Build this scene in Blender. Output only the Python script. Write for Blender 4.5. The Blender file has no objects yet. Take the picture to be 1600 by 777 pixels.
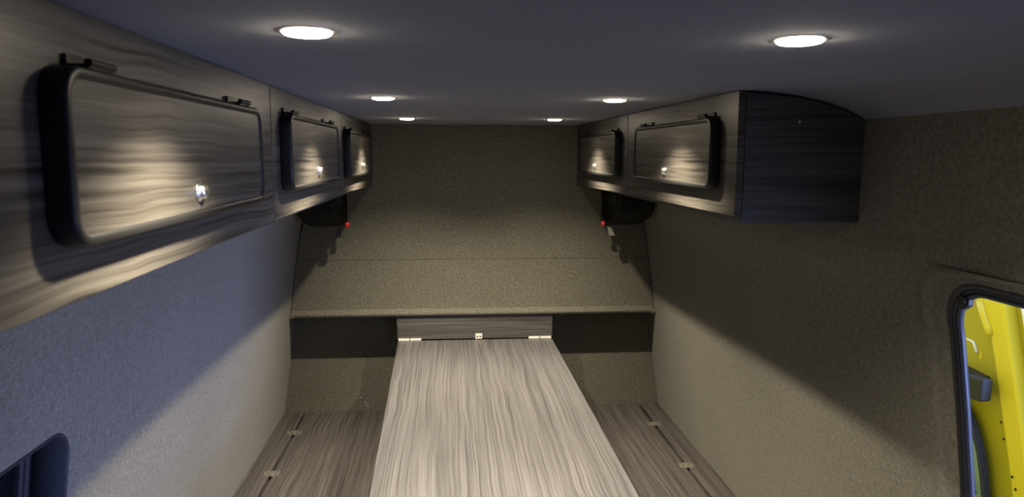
import bpy, bmesh, math, random
from mathutils import Vector, Matrix
random.seed(7)
scene = bpy.context.scene
COL = scene.collection
ZO = 1.70            # floor of the van is z = 0; drawing heights below are measured from eye level
# ------------------------------------------------------------------ camera
yaw, pitch, roll, FPX = .0864, -.1271, .0029, 1151.95
cy, sy, cp, sp = math.cos(yaw), math.sin(yaw), math.cos(pitch), math.sin(pitch)
F = Vector((sy*cp, cy*cp, sp)); R0 = Vector((cy, -sy, 0)); U0 = R0.cross(F)
cr, sr = math.cos(roll), math.sin(roll)
RV = R0*cr + U0*sr; UV = -R0*sr + U0*cr
cam = bpy.data.cameras.new('camera'); camo = bpy.data.objects.new('camera', cam); COL.objects.link(camo)
camo.matrix_world = Matrix(((RV.x, UV.x, -F.x, 0), (RV.y, UV.y, -F.y, 0), (RV.z, UV.z, -F.z, ZO), (0, 0, 0, 1)))
cam.sensor_fit = 'HORIZONTAL'; cam.sensor_width = 36; cam.lens = 36*FPX/1600
cam.clip_start = .02
cam.dof.use_dof = True; cam.dof.focus_distance = 3.0; cam.dof.aperture_fstop = 9
scene.camera = camo
# ------------------------------------------------------------------ world, exposure
W = bpy.data.worlds.new('workshop_daylight'); scene.world = W; W.use_nodes = True
bg = W.node_tree.nodes['Background']; bg.inputs[0].default_value = (.47, .59, 1.0, 1); bg.inputs[1].default_value = 2.6
scene.view_settings.view_transform = 'Standard'; scene.view_settings.look = 'None'
scene.view_settings.exposure = .08; scene.view_settings.gamma = 1; scene.view_settings.use_curve_mapping = False
SPOT_W = 88; SPOT_COL = (1, .86, .62)
# area light added for blue daylight on the left wall, through the side doorway
dl = bpy.data.lights.new('side_daylight_fill', 'AREA'); dl.shape = 'RECTANGLE'; dl.size = 1.2; dl.size_y = 1.8; dl.energy = 44; dl.spread = math.radians(60); dl.color = (.40, .50, 1)
dlo = bpy.data.objects.new('side_daylight_fill', dl); COL.objects.link(dlo); dlo.location = (3.9, -1.6, ZO-.55)
dlo.rotation_euler = (Vector((-.8, 2.75, ZO-.6))-dlo.location).to_track_quat('-Z', 'Y').to_euler()
# ------------------------------------------------------------------ key dimensions
XC, LF = .1271, .472                 # centre line, half distance between locker fronts
XL, XR = XC-LF, XC+LF
ZC = .1335                           # ceiling above eye level
DB, DLW = 3.42, 3.57                 # upper and lower back wall
ZS = -1.262                          # bench tops
ZF = -1.70
PROF = [(.748, .075), (.745, -.19), (.800, -.33), (.832, -.53), (.859, -.74), (.905, -1.05), (.936, -1.262), (.95, ZF)]
def half(z):
    for (a, za), (b, zb) in zip(PROF, PROF[1:]):
        if z >= zb: return a+(b-a)*(za-z)/(za-zb)
    return PROF[-1][0]
# ------------------------------------------------------------------ materials
def mat(name, col=(.5, .5, .5), rough=.6, metal=0, spec=.5):
    m = bpy.data.materials.new(name); m.use_nodes = True
    b = m.node_tree.nodes['Principled BSDF']
    b.inputs['Base Color'].default_value = (*col, 1); b.inputs['Roughness'].default_value = rough
    b.inputs['Metallic'].default_value = metal; b.inputs['Specular IOR Level'].default_value = spec
    return m
def nd(m, t, **k):
    n = m.node_tree.nodes.new(t)
    for a, v in k.items():
        if a in n.inputs: n.inputs[a].default_value = v
        else: setattr(n, a, v)
    return n
def ramp(m, stops):
    r = nd(m, 'ShaderNodeValToRGB'); e = r.color_ramp.elements
    while len(e) < len(stops): e.new(.5)
    for el, (p, c) in zip(e, stops): el.position = p; el.color = (*c, 1)
    return r
def carpet(name, dark, light):
    m = mat(name, rough=.95, spec=.1); L = m.node_tree.links; b = m.node_tree.nodes['Principled BSDF']
    tc = nd(m, 'ShaderNodeTexCoord')
    n1 = nd(m, 'ShaderNodeTexNoise', Scale=330.0, Detail=2.0, Roughness=.75)
    n2 = nd(m, 'ShaderNodeTexNoise', Scale=105.0, Detail=3.0, Roughness=.7)
    n3 = nd(m, 'ShaderNodeTexNoise', Scale=2.5, Detail=2.0)
    for n in (n1, n2, n3): L.new(tc.outputs['Object'], n.inputs['Vector'])
    a = nd(m, 'ShaderNodeMath', operation='MULTIPLY_ADD'); a.inputs[1].default_value = .55
    s = nd(m, 'ShaderNodeMath', operation='MULTIPLY'); s.inputs[1].default_value = .45
    L.new(n2.outputs['Fac'], s.inputs[0]); L.new(n1.outputs['Fac'], a.inputs[0]); L.new(s.outputs[0], a.inputs[2])
    r = ramp(m, [(.36, dark), (.51, tuple((x+y)/2 for x, y in zip(dark, light))), (.63, light)])
    L.new(a.outputs[0], r.inputs[0])
    mx = nd(m, 'ShaderNodeMix', data_type='RGBA', blend_type='MULTIPLY'); mx.inputs[0].default_value = .35
    r3 = ramp(m, [(.3, (.75, .75, .75)), (.7, (1, 1, 1))]); L.new(n3.outputs['Fac'], r3.inputs[0])
    L.new(r.outputs[0], mx.inputs[6]); L.new(r3.outputs[0], mx.inputs[7]); L.new(mx.outputs[2], b.inputs['Base Color'])
    bp = nd(m, 'ShaderNodeBump', Strength=.45, Distance=.002); L.new(a.outputs[0], bp.inputs['Height']); L.new(bp.outputs[0], b.inputs['Normal'])
    b.inputs['Sheen Weight'].default_value = .15
    return m
def wood(name, axis, dark, mid, light, rough=.42, spec=.45, across=75, warp=.024, acr=0):
    m = mat(name, rough=rough, spec=spec); L = m.node_tree.links; b = m.node_tree.nodes['Principled BSDF']
    tc = nd(m, 'ShaderNodeTexCoord')
    lo = nd(m, 'ShaderNodeMapping'); lo.inputs['Scale'].default_value = [1.5 if i == axis else 2.2 for i in range(3)]
    wn = nd(m, 'ShaderNodeTexNoise', Scale=2.2, Detail=2.0, Roughness=.45)
    L.new(tc.outputs['Object'], lo.inputs[0]); L.new(lo.outputs[0], wn.inputs['Vector'])
    w = nd(m, 'ShaderNodeVectorMath', operation='MULTIPLY_ADD')
    w.inputs[1].default_value = [warp if i == acr else 0 for i in range(3)]
    L.new(wn.outputs['Color'], w.inputs[0]); L.new(tc.outputs['Object'], w.inputs[2])
    def streak(sc, al, det):
        mp = nd(m, 'ShaderNodeMapping'); mp.inputs['Scale'].default_value = [al if i == axis else sc if i == acr else .3 for i in range(3)]
        n = nd(m, 'ShaderNodeTexNoise', Scale=1.0, Detail=det, Roughness=.62)
        L.new(w.outputs[0], mp.inputs[0]); L.new(mp.outputs[0], n.inputs['Vector']); return n
    a1 = streak(across, 1.3, 2.0); a2 = streak(across*2.3, 2.6, 2.0); a3 = streak(across*.15, .5, 1.0)
    s1 = nd(m, 'ShaderNodeMath', operation='MULTIPLY_ADD'); s1.inputs[1].default_value = .55
    s2 = nd(m, 'ShaderNodeMath', operation='MULTIPLY_ADD'); s2.inputs[1].default_value = .35
    s3 = nd(m, 'ShaderNodeMath', operation='MULTIPLY'); s3.inputs[1].default_value = .10
    L.new(a3.outputs['Fac'], s3.inputs[0]); L.new(a2.outputs['Fac'], s2.inputs[0]); L.new(s3.outputs[0], s2.inputs[2])
    L.new(a1.outputs['Fac'], s1.inputs[0]); L.new(s2.outputs[0], s1.inputs[2])
    r = ramp(m, [(.38, dark), (.47, mid), (.59, light)]); L.new(s1.outputs[0], r.inputs[0]); L.new(r.outputs[0], b.inputs['Base Color'])
    bp = nd(m, 'ShaderNodeBump', Strength=.35, Distance=.0012); L.new(s1.outputs[0], bp.inputs['Height']); L.new(bp.outputs[0], b.inputs['Normal'])
    return m
M = dict(
    carpet=carpet('grey_lining_carpet', (.090, .086, .070), (.222, .213, .178)),
    ceil=carpet('ceiling_lining_carpet', (.175, .182, .228), (.25, .26, .32)),
    front=wood('grey_oak_laminate_fronts', 1, (.018, .016, .014), (.056, .051, .045), (.100, .093, .082), rough=.42, across=95, acr=2, warp=.035),
    side=wood('grey_oak_laminate_end', 0, (.04, .042, .048), (.065, .067, .076), (.10, .102, .11), rough=.45, acr=2),  # same laminate as the fronts, with blue daylight put into the colour
    table=wood('lit_grey_oak_laminate_table', 1, (.050, .048, .051), (.094, .091, .097), (.142, .139, .149), rough=.36, across=230),  # same laminate again, lamp sheen put in as a lighter colour
    rail=wood('grey_oak_laminate_rail', 0, (.045, .042, .042), (.08, .075, .075), (.12, .115, .115), acr=2, across=110),
    bench=wood('grey_oak_laminate_bench', 1, (.040, .036, .035), (.072, .065, .063), (.12, .11, .108), rough=.40, across=180),
    black=mat('black_rubber_trim', (.010, .010, .011), .45, spec=.35),
    pod=mat('black_textured_plastic', (.006, .006, .006), .7, spec=.2),
    chrome=mat('polished_chrome', (.9, .88, .84), .3, 1),
    steel=mat('zinc_plated_steel', (.62, .58, .52), .38, .85),
    hole=mat('dark_screw_recess', (.01, .01, .01), .7),
    white=mat('white_painted_steel', (.85, .83, .80), .4),
    gasket=mat('black_window_rubber', (.012, .013, .018), .55),
    reveal=mat('shaded_carpet_reveal', (.018, .021, .03), .6),  # carpet reveal out of the light, its shade put in as near-black navy
    frame=mat('blue_grey_door_frame', (.026, .032, .055), .4),
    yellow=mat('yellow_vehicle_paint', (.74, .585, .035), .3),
    yellow_shade=mat('yellow_vehicle_paint_shaded', (.42, .35, .02), .4),  # same yellow paint, darkened for the shaded inner panel and channel
    pale=mat('pale_matt', (.80, .82, .82), .7),
    darkglass=mat('dark_tinted_glass', (.004, .004, .006), .08),
    red=mat('red_plastic', (.55, .03, .03), .4),
    grey=mat('light_grey_webbing', (.22, .22, .19), .7),
    concrete=mat('workshop_concrete', (.35, .35, .35), .8),
    blue=mat('blue_grey_steel_beam', (.22, .28, .50), .5),
    floor=mat('dark_floor_lining', (.08, .08, .08), .7),
    lens=mat('lit_lens', (1, 1, 1), .4),
)
b = M['lens'].node_tree.nodes['Principled BSDF']; b.inputs['Emission Color'].default_value = (1, .86, .66, 1); b.inputs['Emission Strength'].default_value = 80
def glass_mat(name, tint, refl=.06):
    m = bpy.data.materials.new(name); m.use_nodes = True; m.node_tree.nodes.clear()
    o = nd(m, 'ShaderNodeOutputMaterial'); t = nd(m, 'ShaderNodeBsdfTransparent'); g = nd(m, 'ShaderNodeBsdfGlossy'); x = nd(m, 'ShaderNodeMixShader'); lw = nd(m, 'ShaderNodeLayerWeight', Blend=.12); fr = nd(m, 'ShaderNodeMath', operation='MULTIPLY'); fr.inputs[1].default_value = .6; m.node_tree.links.new(lw.outputs['Facing'], fr.inputs[0])
    t.inputs[0].default_value = (*tint, 1); g.inputs['Roughness'].default_value = .02
    L = m.node_tree.links; L.new(fr.outputs[0], x.inputs[0]); L.new(t.outputs[0], x.inputs[1]); L.new(g.outputs[0], x.inputs[2]); L.new(x.outputs[0], o.inputs[0])
    return m
M['glass'] = glass_mat('clear_window_glass', (.93, .95, .95))
M['tint'] = glass_mat('blue_tinted_glass', (.72, .80, .86))
# ------------------------------------------------------------------ helpers
def tag(o, label=None, cat=None, group=None, kind=None):
    for k, v in (('label', label), ('category', cat), ('group', group), ('kind', kind)):
        if v: o[k] = v
    return o
def link(name, bm, m, parent=None, smooth=False, bevel=0, origin=None):
    """bm holds drawing coordinates (eye level z = 0)."""
    bmesh.ops.recalc_face_normals(bm, faces=bm.faces)
    org = Vector(parent['_o']) if parent is not None else Vector(origin or (0, 0, 0))
    for v in bm.verts: v.co = v.co-org
    me = bpy.data.meshes.new(name); bm.to_mesh(me); bm.free()
    me.materials.append(M[m] if isinstance(m, str) else m)
    for p in me.polygons: p.use_smooth = smooth
    o = bpy.data.objects.new(name, me); COL.objects.link(o)
    if parent is not None:
        o.parent = parent
    else:
        o.location = org+Vector((0, 0, ZO))
    o['_o'] = tuple(org)
    if bevel:
        md = o.modifiers.new('bevel', 'BEVEL'); md.width = bevel; md.segments = 2; md.limit_method = 'ANGLE'
    return o
def thing(name, label, cat, loc, group=None):
    o = bpy.data.objects.new(name, None); COL.objects.link(o); o.empty_display_size = .05
    o.location = Vector(loc)+Vector((0, 0, ZO)); o['_o'] = tuple(loc)
    return tag(o, label, cat, group)
def box(bm, a, b_):
    x0, x1 = sorted((a[0], b_[0])); y0, y1 = sorted((a[1], b_[1])); z0, z1 = sorted((a[2], b_[2]))
    v = [bm.verts.new(c) for c in ((x0, y0, z0), (x1, y0, z0), (x1, y1, z0), (x0, y1, z0), (x0, y0, z1), (x1, y0, z1), (x1, y1, z1), (x0, y1, z1))]
    for f in ((0, 3, 2, 1), (4, 5, 6, 7), (0, 1, 5, 4), (1, 2, 6, 5), (2, 3, 7, 6), (3, 0, 4, 7)): bm.faces.new([v[i] for i in f])
def bx(a, b_):
    bm = bmesh.new(); box(bm, a, b_); return bm
def loft(bm, loops, closed=True, cap0=False, cap1=False):
    vs = [[bm.verts.new(p) for p in lp] for lp in loops]; n = len(vs[0])
    for A, B in zip(vs, vs[1:]):
        for i in range(n if closed else n-1):
            j = (i+1) % n; bm.faces.new((A[i], A[j], B[j], B[i]))
    if cap0: bm.faces.new(vs[0][::-1])
    if cap1: bm.faces.new(vs[-1])
    return vs
def prism(pts2, axis, a, b_):
    """pts2 in the two remaining axes, extruded along axis."""
    def P(u, v, w):
        c = [u, v]; c.insert(axis, w); return tuple(c)
    bm = bmesh.new(); loft(bm, [[P(u, v, a) for u, v in pts2], [P(u, v, b_) for u, v in pts2]], True, True, True); return bm
def rrect(u0, u1, v0, v1, r, n=6):
    pts = []
    for cx, cy_, s in ((u1-r, v1-r, 0), (u0+r, v1-r, 90), (u0+r, v0+r, 180), (u1-r, v0+r, 270)):
        for k in range(n+1):
            t = math.radians(s+90*k/n); pts.append((cx+r*math.cos(t), cy_+r*math.sin(t)))
    return pts
def tube(bm, pts, r, n=8, caps=True):
    pts = [Vector(p) for p in pts]; loops = []
    ref = min((Vector((1, 0, 0)), Vector((0, 0, 1)), Vector((0, 1, 0))), key=lambda q: max(abs((b_-a_).normalized().dot(q)) for a_, b_ in zip(pts, pts[1:])))
    for i, p in enumerate(pts):
        d = (pts[min(i+1, len(pts)-1)]-pts[max(i-1, 0)]).normalized()
        e1 = d.cross(ref).normalized(); e2 = d.cross(e1)
        loops.append([p+e1*math.cos(2*math.pi*k/n)*r+e2*math.sin(2*math.pi*k/n)*r for k in range(n)])
    loft(bm, loops, True, caps, caps)
def lathe(bm, c, ax, prof, n=24):
    """prof: (radius, offset along ax)."""
    ax = Vector(ax).normalized(); s = Vector((0, 0, 1)) if abs(ax.z) < .9 else Vector((1, 0, 0)); e1 = ax.cross(s).normalized(); e2 = ax.cross(e1); c = Vector(c)
    loft(bm, [[c+ax*h+(e1*math.cos(2*math.pi*k/n)+e2*math.sin(2*math.pi*k/n))*max(r, 1e-5) for k in range(n)] for r, h in prof], True, True, True)
def struct(name, bm, m, label=None, **k):
    o = link(name, bm, m, **k); return tag(o, label, kind='structure')
# ------------------------------------------------------------------ room shell
YN = -.75      # the van body ends here, behind the camera, at an added light-blocking panel
CEIL = [(0, ZC), (.30, ZC), (.47, ZC), (.53, .1315), (.59, .125), (.65, .1135), (.70, .0985), (.735, .083), (.76, .068)]
pts = [(XC-h, z) for h, z in CEIL[::-1]]+[(XC+h, z) for h, z in CEIL[1:]]
bm = bmesh.new(); loft(bm, [[(x, y, z) for x, z in pts]+[(x, y, z+.04) for x, z in pts[::-1]] for y in (YN, 1.0, 2.4, DB+.20)], True, True, True)
ceiling = struct('ceiling', bm, 'ceil', 'dark grey carpet-lined ceiling curving down at both sides', smooth=False)
struct('floor', bx((XC-1.0, YN, ZF-.05), (XC+1.0, DLW+.08, ZF)), 'floor', 'dark floor of the van')
def side_wall(name, sgn, win, lip, lab, zlow, TH=.034):
    """Curved, carpet-lined side wall with a rounded opening. win = (y0,y1,z0,z1,r)."""
    X = lambda z: XC+sgn*half(z)
    bm = bmesh.new(); nrm = {}
    y0, y1, z0, z1, r = win
    zs = [.10, -.05, -.15, -.186, -.194, -.21, -.24, -.27, -.30, -.33, -.38, -.45, -.53, -.60, -.70, -.80, -.92, -1.05, -1.15, -1.25]
    def base_n(z):
        e = .007; d = (X(z+e)-X(z-e))/(2*e); return Vector((-sgn, 0, sgn*d)).normalized()
    def sheet(loops, closed, off):
        vs = []
        for lp in loops:
            row = []
            for x, y, z, nn in lp:
                v = bm.verts.new((x, y, z)); nrm[v] = nn; row.append(v)
            vs.append(row)
        n = len(vs[0])
        for A, B in zip(vs, vs[1:]):
            for i in range(n if closed else n-1):
                bm.faces.new((A[i], A[(i+1) % n], B[(i+1) % n], B[i]))
    Y0, Y1, Z0, Z1 = y0-.30, y1+.10, z0-.12, -.194
    Z0 = max(Z0, zlow) if Z0 < zlow else Z0
    N = 26
    def hp(t):
        s_, k_ = divmod(t, N); f = k_/N
        cs = [(Y0, Z0), (Y1, Z0), (Y1, Z1), (Y0, Z1)]; a, c = cs[s_], cs[(s_+1) % 4]
        o = (a[0]+(c[0]-a[0])*f, a[1]+(c[1]-a[1])*f)
        ci = [(y0, z0), (y1, z0), (y1, z1), (y0, z1)]; a, c = ci[s_], ci[(s_+1) % 4]
        g = .5-.5*math.cos(math.pi*f)      # more points near the corners
        i_ = [a[0]+(c[0]-a[0])*g, a[1]+(c[1]-a[1])*g]
        cyy = min(max(i_[0], y0+r), y1-r); czz = min(max(i_[1], z0+r), z1-r)
        dy, dz = i_[0]-cyy, i_[1]-czz
        if dy and dz:
            l = math.hypot(dy, dz); i_ = [cyy+dy/l*r, czz+dz/l*r]
        o = (a and cs and (cs[s_][0]+(cs[(s_+1) % 4][0]-cs[s_][0])*g, cs[s_][1]+(cs[(s_+1) % 4][1]-cs[s_][1])*g))
        return o, i_
    HP = [hp(t) for t in range(4*N)]
    fr = [0, .12, .22, .30, .36, .42, .48, .54, .60, .66, .72, .78, .84, .90, .955, 1]
    def side(off, flip):
        loops = []
        for f in fr:
            lp = []
            for o, i_ in HP:
                y = o[0]+(i_[0]-o[0])*f; z = o[1]+(i_[1]-o[1])*f
                dv = Vector((0, i_[0]-y, i_[1]-z)); d = dv.length; e = max(0, 1-d/.05)
                nn = base_n(z)
                if e > 0:
                    hd = Vector((0, i_[0]-o[0], i_[1]-o[1]))
                    if hd.length > 1e-6: nn = (nn+hd.normalized()*(2*lip*e/.05)).normalized()
                roll = .009*max(0, 1-((d-.045)/.03)**2)**2 if sgn > 0 else 0
                if roll and d > 0: nn = (nn+dv.normalized()*(.9*max(-1, min(1, (.045-d)/.02))*-1*roll/.009+0)).normalized()
                lp.append((X(z)+sgn*(lip*e*e-roll if not off else off), y, z, nn*(-1 if flip else 1)))
            loops.append(lp)
        return loops
    A = side(0, False); B = side(TH, True)
    sheet(A, True, 0); sheet(B, True, TH)
    def rev(off, out, nw):
        lp = []
        for o, i_ in HP:
            cy0, cz0 = (y0+y1)/2, (z0+z1)/2
            y = i_[0]-math.copysign(min(off, abs(i_[0]-cy0)), i_[0]-cy0); z = i_[1]-math.copysign(min(off, abs(i_[1]-cz0)), i_[1]-cz0)
            hd = Vector((0, cy0-i_[0], cz0-i_[1])).normalized()
            lp.append((X(i_[1])+sgn*out, y, z, (base_n(i_[1])*(1-nw)+hd*nw).normalized()))
        return lp
    sheet([rev(0, lip, .55), rev(.002, lip+.004, .85), rev(.002, TH-.002, 1), rev(0, TH, 1)], True, 0)
    def grid(ya, yb, za, zb):
        n = max(2, int(abs(yb-ya)/.3)); ys = [ya+(yb-ya)*q/n for q in range(n+1)]
        zz = sorted({z for z in zs if zb < z < za} | {za, zb}, reverse=True)
        for off, sg in ((0, 1), (TH, -1)):
            sheet([[(X(z)+sgn*off, y, z, base_n(z)*sg) for z in zz] for y in ys], False, off)
    YE = DLW+.03
    grid(YN, YE, .10, Z1); grid(YN, Y0, Z1, Z0); grid(Y1, YE, Z1, Z0)
    if Z0 > zlow+.001: grid(YN, YE, Z0, zlow)
    bm.verts.index_update(); bm.verts.ensure_lookup_table()
    normals = [tuple(nrm[v]) for v in bm.verts]
    for f in bm.faces:
        c = sum((nrm[v] for v in f.verts), Vector())
        f.normal_update()
        if f.normal.dot(c) < 0: f.normal_flip()
    me = bpy.data.meshes.new(name); bm.to_mesh(me); bm.free(); me.materials.append(M['carpet'])
    for p in me.polygons: p.use_smooth = True
    me.normals_split_custom_set_from_vertices(normals)
    o = bpy.data.objects.new(name, me); COL.objects.link(o); o.location = (0, 0, ZO); o['_o'] = (0, 0, 0)
    return tag(o, lab, kind='structure')
RW = (-.10, 1.276, -1.16, -.214, .125)      # the side doorway
LW = (.15, 1.405, -1.00, -.508, .06)
side_wall('wall_left', -1, LW, .014, 'left side wall lined in grey felt carpet', -1.25)
side_wall('wall_right', 1, RW, .006, 'right side wall lined in grey felt carpet with a horizontal crease', -1.25)
for s, n in ((-1, 'baseboard_left'), (1, 'baseboard_right')):
    h0 = half(-1.25)
    struct(n, prism([(XC+s*h0, -1.25), (XC+s*(h0+.05), -1.25), (XC+s*1.0, ZF), (XC+s*.95, ZF)], 1, YN, DLW+.03), 'carpet', 'carpeted lower side behind the bench')
zz = (.17, -.19, -.33, -.53, -.74, -1.05, -1.262)
bm = bmesh.new(); loft(bm, [[(XC+half(z)+.050, 1.36, z), (XC+half(z)+.050, DLW+.2, z), (XC+half(z)+.056, DLW+.2, z), (XC+half(z)+.056, 1.36, z)] for z in zz], True, True, True)
struct('wall_right_bounce_skin', bm, 'yellow', 'unseen yellow outer body side of the van, added for its bounce')  # unseen skin, added to bounce yellow light onto the open door
struct('rear_daylight_block', bx((XC-1.0, YN-.05, ZF), (XC+1.0, YN, .17)), 'carpet', 'unseen panel closing the van behind the viewer, added to block daylight')  # out of view, added to keep rear daylight out of the cabin
# upper back wall: two carpet panels with a fine joint, rounded nose at the bottom, and the recessed lower wall
hw = lambda z: half(z)-.004
def back_panel(z_top, z_bot, nose):
    zz = [z_top+(z_bot-z_top)*k/6 for k in range(7)]
    bm = bmesh.new(); L = []
    for z in zz: L.append((z, DB))
    if nose:
        L = L[:-1]+[(z_bot+.022, DB-.001), (z_bot+.012, DB-.008), (z_bot+.004, DB-.014), (z_bot-.003, DB-.015), (z_bot-.010, DB-.011), (z_bot-.014, DB-.002), (z_bot-.014, DB+.03)]
        L += [(z_bot-.014, DB+.10)]
    f0 = [[(XC-hw(z), y, z) for z, y in L], [(XC+hw(z), y, z) for z, y in L]]
    loops = []
    for s in [k/8 for k in range(9)]:
        fr = [(XC+(2*s-1)*hw(z), y, z) for z, y in L]
        bk = [(XC+(2*s-1)*hw(z), DB+.10, z) for z, y in (L[-1], L[0])]
        loops.append(fr+bk)
    loft(bm, loops, True, True, True); bmesh.ops.remove_doubles(bm, verts=bm.verts, dist=1e-5)
    return bm
wall_back = struct('wall_back', back_panel(.150, -.4862, False), 'carpet', 'upper half of the felt-covered back wall, above the fine joint')
struct('wall_back_lower_panel', back_panel(-.4878, -.742, True), 'carpet', 'felt-covered back panel ending in a rounded nose over the recess')
rec = struct('wall_back_recess', bx((XC-.97, DLW, -.60), (XC+.97, DLW+.05, ZF)), 'carpet', 'recessed lower back wall between the benches and the overhang')
bm = bmesh.new(); box(bm, (XC-.97, DB+.10, -.62), (XC+.97, DLW+.05, -.600)); 
struct('trim_1', bm, 'carpet', 'carpeted board closing the top of the recess')
for x, z, a in ((-.443, -1.196, .3), (-.415, -1.222, 1.2), (-.409, -1.236, 2.3)):
    bm = bmesh.new(); tube(bm, [(x-.009*math.cos(a), DLW-.0015, z-.009*math.sin(a)), (x, DLW-.003, z+.001), (x+.009*math.cos(a), DLW-.0015, z+.009*math.sin(a))], .0009, 6)
    link('loose_fibre', bm, 'white', rec)
# ledge corner blocks: the nose sticks out past the upper wall at both ends
for s, n in ((-1, 'trim_2'), (1, 'trim_3')):
    struct(n, prism(rrect(DB-.016, DB+.06, -.757, -.735, .006), 0, XC+s*.84, XC+s*.882), 'carpet', 'end of the padded ledge against the side wall')
# ------------------------------------------------------------------ windows
def dense(p):
    q = []
    for a, c in zip(p, p[1:]+p[:1]):
        n = max(1, int(math.hypot(c[0]-a[0], c[1]-a[1])/.12))
        q += [(a[0]+(c[0]-a[0])*k/n, a[1]+(c[1]-a[1])*k/n) for k in range(n)]
    return q
def ring_loop(w, inset, x_at):
    y0, y1, z0, z1, r = w; rr = max(r-inset, .01)
    return [(x_at(v), u, v) for u, v in dense(rrect(y0+inset, y1-inset, z0+inset, z1-inset, rr, 10))]
def frame_ring(w, i0, i1, sgn, d0, d1):
    X = lambda d: (lambda z: XC+sgn*(half(min(z, -.2))+d))
    bm = bmesh.new(); bv = .0025*(1 if i1 > i0 else -1)
    loops = [ring_loop(w, i0, X(d1)), ring_loop(w, i0, X(d0+.003)), ring_loop(w, i0+bv, X(d0)), ring_loop(w, i1-bv, X(d0)), ring_loop(w, i1, X(d0+.003)), ring_loop(w, i1, X(d1))]
    loft(bm, loops+[loops[0]]); bmesh.ops.remove_doubles(bm, verts=bm.verts, dist=1e-6)
    return bm
win1 = thing('door_1', None, None, (XC+.85, .7, -.9)); tag(win1, 'side doorway with rounded corner, black rubber seal and blue-grey frame', kind='structure')
link('gasket', frame_ring(RW, .000, .012, 1, .007, .020), 'gasket', win1, smooth=True)
link('outer_frame', frame_ring(RW, .0115, .017, 1, .009, .020), 'frame', win1, smooth=True)
link('inner_gasket', frame_ring(RW, .0165, .0195, 1, .013, .020), 'gasket', win1, smooth=True)
fi = link('inner_frame', frame_ring(RW, .019, .0265, 1, .010, .020), 'frame', win1, smooth=True)
for z in (-.335, -.455, -.58, -.70):
    bm = bmesh.new(); lathe(bm, (XC+half(z)+.0105, RW[1]-.023, z), (-1, 0, 0), [(.0022, 0), (.0022, .001)], 10); link('screw_hole', bm, 'hole', fi)
# round catch fixed at the top of the frame
bm = bmesh.new(); xx = XC+half(-.24)+.014
loft(bm, [[(x, y, z) for y, z in ((1.232, -.228), (1.195, -.228), (1.196, -.262), (1.210, -.272), (1.224, -.266))] for x in (xx, xx+.012)], True, True, True)
ct = link('catch', bm, 'black', win1, bevel=.002)
bm = bmesh.new(); lathe(bm, (xx-.0005, 1.209, -.255), (-1, 0, 0), [(.010, 0), (.010, .003), (.007, .005), (.0045, .005), (.004, .001)], 18); link('pivot', bm, 'gasket', ct, smooth=True)
win2 = thing('window_1', None, None, (XC-.85, .7, -.75)); tag(win2, 'left side window, dark glass in a deep rounded recess', kind='structure')
link('reveal', frame_ring(LW, -.002, .005, -1, .010, .090), 'reveal', win2, smooth=True)
link('gasket', frame_ring(LW, .004, .018, -1, .075, .090), 'gasket', win2, smooth=True)
link('frame', frame_ring(LW, .0175, .032, -1, .078, .090), 'gasket', win2, smooth=True)
bm = bmesh.new(); lp = ring_loop(LW, .030, lambda z: XC-half(min(z, -.2))-.084); lq = [(x-.005, y, z) for x, y, z in lp]
loft(bm, [lp, lq], True, True, True); link('glass_pane', bm, 'darkglass', win2)
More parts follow.
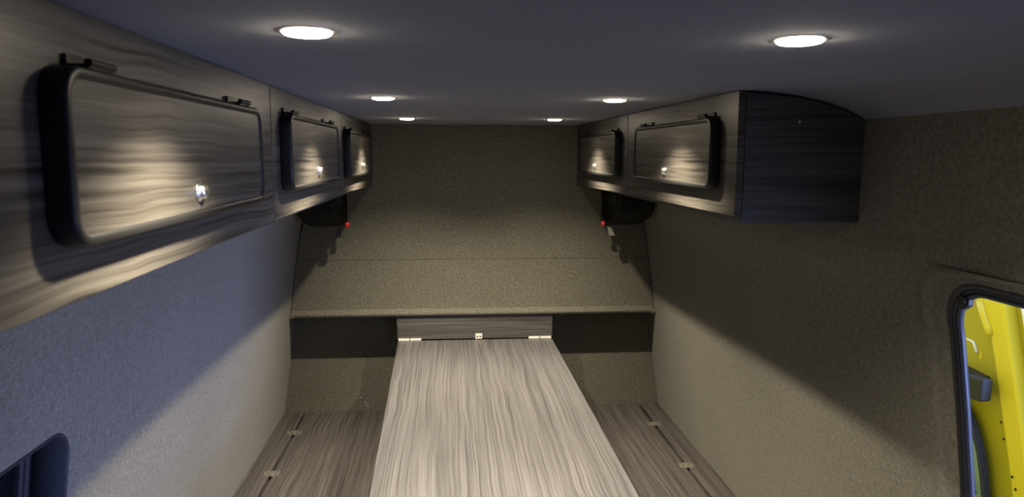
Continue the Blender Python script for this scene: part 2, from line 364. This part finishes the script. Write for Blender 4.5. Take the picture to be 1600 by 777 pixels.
# ------------------------------------------------------------------ overhead lockers
def locker(sgn, ya, yb, zba, zbb, door, knob, hinges, label):
    """sgn -1 left bank, +1 right bank; front spans ya..yb; zba, zbb = bottom heights at its two ends."""
    XF = XC+sgn*LF; XW = XC+sgn*.747; t = thing('overhead_locker', label, 'locker', (XF, (ya+yb)/2, -.14), 'overhead lockers')
    g = .0032
    S = lambda x: XF+sgn*x      # distance into the locker
    # front panel
    bm = bmesh.new()
    loft(bm, [[(S(0), ya+g, zba), (S(0), yb-g, zbb), (S(0), yb-g, .1325), (S(0), ya+g, .1325)], [(S(.016), ya+g, zba), (S(.016), yb-g, zbb), (S(.016), yb-g, .131), (S(.016), ya+g, .131)]], True, True, True)
    link('front_panel', bm, 'front', t, bevel=.0012)
    zb = min(zba, zbb)-.0
    prof = lambda zz: [(S(.017), zz), (XW, zz), (XW, .070), (XC+sgn*.70, .094), (XC+sgn*.65, .108), (XC+sgn*.59, .120), (S(.017), .1285)]
    for y, nm in ((ya+g+.0015 if ya > 1.6 or sgn < 0 else ya+g, 'end_panel'), (yb-g-.0165, 'end_panel')):
        link(nm, prism([(x, z) for x, z in prof(-.1426)], 1, y, y+.015), 'side', t)
    link('bottom_panel', bx((S(.017), ya+.018, -.1415), (XW, yb-.018, -.127)), 'side', t)
    y0, y1, z0, z1 = door
    T = .022
    D = lambda d: XF-sgn*d      # distance out from the front panel
    bm = bmesh.new(); lp = rrect(y0+.002, y1-.002, z0+.002, z1-.002, .024, 8)
    loft(bm, [[(D(.0008), y, z) for y, z in lp], [(D(T), y, z) for y, z in lp]], True, True, True)
    d = link('door', bm, 'front', t)
    bm = bmesh.new()
    def RL(o, dd, k=8): return [(D(dd), y, z) for y, z in rrect(y0-o, y1+o, z0-o, z1+o, .026+o, k)]
    lps = [RL(-.0005, .0006), RL(.0035, .0006), RL(.0045, .004), RL(.0045, T-.002), RL(.0035, T+.0015), RL(.001, T+.003), RL(-.0045, T+.0028), RL(-.0070, T+.0008), RL(-.0070, T-.0005)]
    loft(bm, lps); link('edge_trim', bm, 'black', d, smooth=True)
    ky, kz = knob
    bm = bmesh.new(); lathe(bm, (D(T), ky, kz), (-sgn, 0, 0), [(.0135, 0), (.0135, .0015), (.0120, .003), (.0105, .0035), (.0100, .007), (.0085, .0098), (.005, .0113), (0, .0117)], 28)
    k = link('push_button_latch', bm, 'chrome', d, smooth=True)
    for hy in hinges:
        bm = bmesh.new(); box(bm, (D(.001), hy-.026, z1+.0035), (D(T+.002), hy+.026, z1+.0085))
        box(bm, (D(.0005), hy-.026, z1+.004), (D(.005), hy+.026, z1+.017))
        tube(bm, [(D(T+.001), hy-.026, z1+.009), (D(T+.001), hy+.026, z1+.009)], .0042, 8)
        link('hinge', bm, 'black', d, bevel=.0008)
    return t
locker(-1, .45, 1.499, -.139, -.1335, (.668, 1.325, -.080, .072), (.991, -.049), (.735, 1.226), 'nearest overhead locker on the left, with a wide black-edged door in the foreground')
locker(-1, 1.499, 2.4785, -.1335, -.1300, (1.572, 2.230, -.074, .078), (1.89, -.041), (1.62, 2.115), 'middle locker of the three on the left, grey wood grain door')
locker(-1, 2.4785, DB-.002, -.1300, -.1430, (2.500, 3.19, -.077, .074), (2.845, -.044), (2.55, 3.08), 'farthest of the three left lockers, its door touching the back wall end')
locker(1, 2.4487, DB-.002, -.1320, -.1430, (2.532, 3.22, -.075, .076), (2.882, -.046), (2.600, 3.10), 'right overhead locker against the back wall, narrow in view')
r2 = locker(1, 1.4979, 2.4487, -.1285, -.1320, (1.597, 2.262, -.072, .078), (1.936, -.042), (1.655, 2.165), 'nearer right overhead locker showing its end panel, tinted as by blue daylight')
bm = bmesh.new(); lathe(bm, (.731, 1.4995, .069), (0, -1, 0), [(.0035, 0), (.0035, .0006), (.0015, .0012)], 12); link('screw', bm, 'steel', r2)
# ------------------------------------------------------------------ black corner pods and hanging buckles under the lockers
for s in (-1, 1):
    side = 'left' if s < 0 else 'right'
    xi, xo = XC+s*.590, XC+s*.742
    pr = [(3.03, -.1445), (3.035, -.20), (3.05, -.235), (3.09, -.262), (3.16, -.285), (3.25, -.308), (3.34, -.322), (DB-.002, -.325), (DB-.002, -.1445)]
    t = thing('corner_housing', 'black plastic housing in the back %s corner under the locker' % side, 'housing', (XC+s*.68, 3.25, -.23), 'corner housings')
    link('casing', prism(pr, 0, xi, xo), 'pod', t, bevel=.008)
    bm = bmesh.new()
    loft(bm, [[(xi-s*.0005, y, z) for y, z in rrect(3.10, 3.30, -.22, -.17, .012)], [(xi-s*.003, y, z) for y, z in rrect(3.10, 3.30, -.22, -.17, .012)]], True, True, True)
    link('side_cover', bm, 'black', t)
    q = thing('hanging_strap', 'grey strap with red tip hanging beside the %s corner housing' % side, 'strap', (xi-s*.02, 3.30, -.15), 'hanging straps')
    bm = bmesh.new(); xs = xi-s*.018
    loft(bm, [[(xs-.002, y, z), (xs+.002, y, z), (xs+.002, y+.022, z), (xs-.002, y+.022, z)] for y, z in ((3.270, -.1445), (3.272, -.22), (3.276, -.300))], True, True, True)
    link('webbing', bm, 'pod', q)
    bm = bmesh.new(); lathe(bm, (xs, 3.284, -.298), (0, 0, -1), [(.005, 0), (.0095, .005), (.0105, .012), (.010, .020), (.006, .023)], 14); link('red_tip', bm, 'red', q, smooth=True)
    bm = bmesh.new(); x2 = xs+s*.030
    loft(bm, [[(x2+a*s, y, z) for a, y in ((-.010, 3.28), (.010, 3.28), (.010, 3.292), (-.010, 3.292))] for z in (-.326,)]+[[(x2+(a+.012)*s, y, z) for a, y in ((-.013, 3.28), (.013, 3.28), (.013, 3.292), (-.013, 3.292))] for z in (-.366,)], True, True, True)
    link('buckle', bm, 'grey' if s > 0 else 'black', q, bevel=.001)
# ------------------------------------------------------------------ table and its wall rail
t = thing('table', 'long grey wood-grain table running from the back wall toward the viewer', 'table', (.13, 2.3, ZF))
TZ0, TZ1 = -.866, -.912; YT0, YT1 = 3.392, 1.86
def tz(y): return TZ0+(TZ1-TZ0)*(YT0-y)/(YT0-YT1)
def txl(y): return -.239+(.022)*(YT0-y)/(YT0-YT1)
def txr(y): return .485+(.020)*(YT0-y)/(YT0-YT1)
bm = bmesh.new(); ye = 1.25
loft(bm, [[(txl(y), y, tz(y)), (txr(y), y, tz(y)), (txr(y), y, tz(y)-.018), (txl(y), y, tz(y)-.018)] for y in (YT0, ye)], True, True, True)
link('table_top', bm, 'table', t, bevel=.0015)
bm = bmesh.new(); zt = tz(1.40)-.018
lathe(bm, (.14, 1.40, ZF), (0, 0, 1), [(.13, 0), (.13, .008), (.035, .02), (.030, .05), (.030, zt-ZF-.03), (.06, zt-ZF-.006), (.06, zt-ZF-.003)], 24)
link('leg', bm, 'chrome', t, smooth=False)
rl = thing('wall_rail', 'grey laminate rail under the ledge that the table hinges from', 'rail', (.123, 3.45, -.83))
link('board', bx((-.239, 3.398, -.862), (.485, 3.42, -.789)), 'rail', rl, bevel=.001)
link('batten', bx((-.245, 3.4205, -.860), (.491, DLW-.001, -.7595)), 'rail', rl)
def flat_hinge(parent, x0, x1):
    y0 = 3.3935
    for a, c in ((x0, (x0+x1)/2-.002), ((x0+x1)/2+.002, x1)):
        bm = bmesh.new(); box(bm, (a, 3.3945, -.866), (c, 3.3975, -.8560)); tube(bm, [(a, 3.3950, -.8645), (c, 3.3950, -.8645)], .0028, 8)
        link('hinge_leaf', bm, 'white', parent)
flat_hinge(rl, -.237, -.132); flat_hinge(rl, .375, .481)
lt = link('keep_plate', bx((.122, 3.3945, -.864), (.154, 3.3978, -.838)), 'white', rl, bevel=.0008)
for x in (.131, .145):
    bm = bmesh.new(); lathe(bm, (x, 3.3946, -.853), (0, -1, 0), [(.0036, 0), (.0036, .0006)], 10); link('screw_hole', bm, 'hole', lt)
# ------------------------------------------------------------------ benches
def bench(s, label, hy, xin, g):
    xo, xsl0, xsl1 = XC+s*.9330, XC+s*.8405, XC+s*.8275
    xi = XC+s*xin; y0, y1 = 1.30, DLW-.003
    t = thing('bench', label, 'bench', (XC+s*.65, 2.4, ZF), 'hinged benches')
    lid = link('lid', bx((xi, y0, ZS-.018), (xsl1, y1, ZS)), 'bench', t, bevel=.001)
    st = link('fixed_strip', bx((xsl0, y0, ZS-.018), (xo, y1, ZS)), 'bench', t, bevel=.001)
    link('base', bx((xi+s*.02, y0+.02, ZF+.001), (xo, y1-.001, ZS-.0185)), 'side', t)
    xm = (xsl0+xsl1)/2
    for y in hy:
        bm = bmesh.new(); box(bm, (xm-.030, y-.024, ZS+.0002), (xm-.003, y+.024, ZS+.0018)); box(bm, (xm+.003, y-.024, ZS+.0002), (xm+.030, y+.024, ZS+.0018))
        for k in range(5):
            ya = y-.024+k*.0096; tube(bm, [(xm, ya, ZS+.002), (xm, ya+.0088, ZS+.002)], .0034, 8)
        h = link('hinge', bm, 'steel', t)
        for dx in (-.022, -.012, .012, .022):
            for dy in ((-.016, .016) if abs(dx) > .015 else (0,)):
                bm = bmesh.new(); lathe(bm, (xm+dx, y+dy, ZS+.0016), (0, 0, 1), [(.0032, 0), (.0032, .0005)], 8); link('screw', bm, 'hole', h)
    return t
bench(-1, 'left bench with dark grey-brown hinged lid along the left wall', (3.296, 2.86, 2.10), .30, 0)
bench(1, 'right bench with grey-brown hinged lid on the doorway side', (3.278, 2.807, 2.08), .32, 0)
# ------------------------------------------------------------------ downlights
GL = ['nearest', 'middle', 'farthest']
for i, y in enumerate((.8435, 1.7997, 2.8261)):
    for s in (-1, 1):
        x = XC+s*.279
        t = thing('downlight', '%s lit round ceiling downlight of the %s row' % (GL[i], 'left' if s < 0 else 'right'), 'ceiling light', (x, y, ZC), 'ceiling downlights')
        bm = bmesh.new(); lathe(bm, (x, y, ZC-.0002), (0, 0, -1), [(.034, 0), (.0344, .0008), (.033, .0016), (.0285, .0022), (.0268, .0018), (.0264, .0006)], 40)
        bmesh.ops.delete(bm, geom=[f for f in bm.faces if len(f.verts) > 4], context='FACES_ONLY')
        link('bezel', bm, 'chrome', t, smooth=True)
        bm = bmesh.new(); lathe(bm, (x, y, ZC-.0008), (0, 0, -1), [(.0262, 0), (.0262, .0022), (.024, .0040), (.018, .0052), (.010, .0058), (0, .006)], 32); link('lens', bm, 'lens', t, smooth=True)
        ld = bpy.data.lights.new('downlight_beam', 'SPOT'); ld.energy = SPOT_W; ld.color = SPOT_COL; ld.spot_size = math.radians(122); ld.spot_blend = 1.0; ld.shadow_soft_size = .010
        lo = bpy.data.objects.new('beam', ld); COL.objects.link(lo); lo.parent = t; lo.location = (s*.010, 0, -.0085)
for k, (x, y, z, n) in enumerate(((-.226, 1.362, ZC, (0, 0, -1)), (-.325, 2.50, ZC, (0, 0, -1)))):
    bm = bmesh.new(); lathe(bm, (x, y, z), n, [(.003, 0), (.003, .0008), (.0014, .0014)], 10); link('ceiling_screw', bm, 'steel', ceiling)
# ------------------------------------------------------------------ outside: yellow vehicle door, workshop
RIDGE = [(2.03, -.33), (1.997, -.386), (1.958, -.411), (1.928, -.435), (1.887, -.493), (1.864, -.558), (1.845, -.623), (1.822, -.696), (1.785, -.812), (1.757, -.91), (1.70, -1.10), (1.66, -1.40)]
EDGE = [(1.875, -.33), (1.854, -.38), (1.840, -.42), (1.828, -.455), (1.808, -.515), (1.790, -.565), (1.778, -.602), (1.757, -.67), (1.73, -.76), (1.70, -.86), (1.645, -1.05), (1.60, -1.40)]
v = thing('vehicle_door', 'open yellow van door with black latch box, outside the right doorway', 'van door', (1.55, 1.9, -1.4))
def strip(A, B, xa, xb, th):
    bm = bmesh.new(); loops = []
    for (ya, za), (yb, zb) in zip(A, B):
        m = ((ya+yb)/2, (za+zb)/2, min(xa, xb)-.004)
        loops.append([(xa+.004, ya, za), (xa, ya+(yb-ya)*.12, za+(zb-za)*.12), (m[2]+.004, m[0], m[1]), (xb, yb+(ya-yb)*.12, zb+(za-zb)*.12), (xb+.004, yb, zb), (xb+th, yb, zb), (xa+th, ya, za)])
    loft(bm, loops, True, True, True); return bm
link('pillar', strip(EDGE, RIDGE, 1.50, 1.50, .05), 'yellow', v, smooth=False)
link('inner_panel', strip(RIDGE, [(2.75, z) for y, z in RIDGE], 1.508, 1.72, .03), 'yellow_shade', v)
link('edge_channel', strip([(y-.030, z) for y, z in EDGE], EDGE, 1.535, 1.535, .02), 'yellow_shade', v)
link('edge_seal', strip([(y-.040, z) for y, z in EDGE], [(y-.030, z) for y, z in EDGE], 1.525, 1.525, .03), 'white', v)
bm = bmesh.new(); loft(bm, [[(1.503, y+.001, z), (1.490, y+.010, z-.004), (1.490, y+.020, z-.006), (1.503, y+.034, z-.01)] for y, z in ((1.916, -.405), (1.898, -.44), (1.877, -.471), (1.868, -.49))], True, True, True)
link('pressed_rib', bm, 'yellow', v, smooth=True)
for pts, nm in (([(2.12, -.47), (2.06, -.46), (2.00, -.467), (1.955, -.48), (1.935, -.52), (1.925, -.57), (1.935, -.605), (1.98, -.625), (2.05, -.63), (2.12, -.62)], 'pressed_recess'),):
    bm = bmesh.new(); tube(bm, [(1.500+(y-1.85)*.22, y, z) for y, z in pts], .008, 10); link(nm, bm, 'yellow', v, smooth=True)
bm = bmesh.new(); tube(bm, [(1.52, 2.09, -.535), (1.515, 2.02, -.528), (1.508, 1.955, -.535), (1.505, 1.935, -.56)], .004, 8); link('pull_wire', bm, 'pale', v, smooth=True)
bm = bmesh.new(); lathe(bm, (1.535, 2.035, -.452), (-1, 0, 0), [(.035, 0), (.035, .012), (.026, .02), (.022, .014), (.018, .012)], 24); link('round_boss', bm, 'yellow_shade', v, smooth=True)
bm = bmesh.new(); loft(bm, [[(x, y, z) for y, z in ((1.824, -.603), (1.885, -.606), (1.892, -.675), (1.826, -.668))] for x in (1.440, 1.475)], True, True, True); link('latch_box', bm, 'gasket', v, bevel=.006)
link('latch_bracket', prism([(1.880, -.614), (2.00, -.606), (2.00, -.690), (1.886, -.672)], 0, 1.450, 1.51), 'black', v, bevel=.004)
G = [(2.30, -.72), (1.988, -.716), (1.942, -.716), (1.907, -.733), (1.879, -.769), (1.851, -.819), (1.832, -.878), (1.815, -.945), (1.79, -1.06), (1.78, -1.30), (2.30, -1.30)]
bm = bmesh.new(); cyy, czz = 2.05, -1.0
loft(bm, [[(1.466, y, z) for y, z in G], [(1.469, y, z) for y, z in G]], True, True, True); vg = link('window_glass', bm, 'tint', v)
bm = bmesh.new(); loft(bm, [[(1.482, y, z) for y, z in G], [(1.49, y, z) for y, z in G]], True, True, True); link('window_backing', bm, 'pale', v)  # pale sheet added behind the pane to lighten the glass
bm = bmesh.new()
for xx in (1.469, 1.476, 1.484): tube(bm, [(xx, y, z) for y, z in G[:10]], .006, 10)
link('window_seal', bm, 'gasket', v, smooth=True)
for k in range(7):
    a = random.uniform(0, 3); pts = [(1.4755+.002*math.sin(a+t), 1.885+.035*k*.35+.05*math.sin(a+t*.9), -.83-.03*t-.02*math.cos(a*2+t*1.3)) for t in [j*.4 for j in range(9)]]
    bm = bmesh.new(); tube(bm, pts, .0028, 6); tag(link('cable_reflection', bm, 'black', v, smooth=True))  # dark tubes behind the pane stand in for reflections in the glass
for y, z in ((1.826, -.722), (1.811, -.764), (1.771, -.854), (1.756, -.882)):
    bm = bmesh.new(); lathe(bm, (1.4985, y-.012, z), (-1, 0, 0), [(.004, 0), (.0035, .001)], 10); link('rivet_hole', bm, 'hole', v)
link('door_foot', bx((1.50, 1.64, -2.30), (1.56, 2.70, -1.40)), 'yellow', v)
tb = link('roof_beam', prism([(2.93, -.648), (3.02, -.690), (3.02, -.735), (2.94, -.70)], 0, 2.5, 3.6), 'blue', None, origin=(2.5, 2.97, -.70))
tag(tb, 'blue-grey steel bar seen at the far right through the doorway', 'beam')
struct('floor_workshop', bx((-8, -8, -2.35), (12, 12, -2.30)), 'concrete', 'workshop concrete floor outside the van')
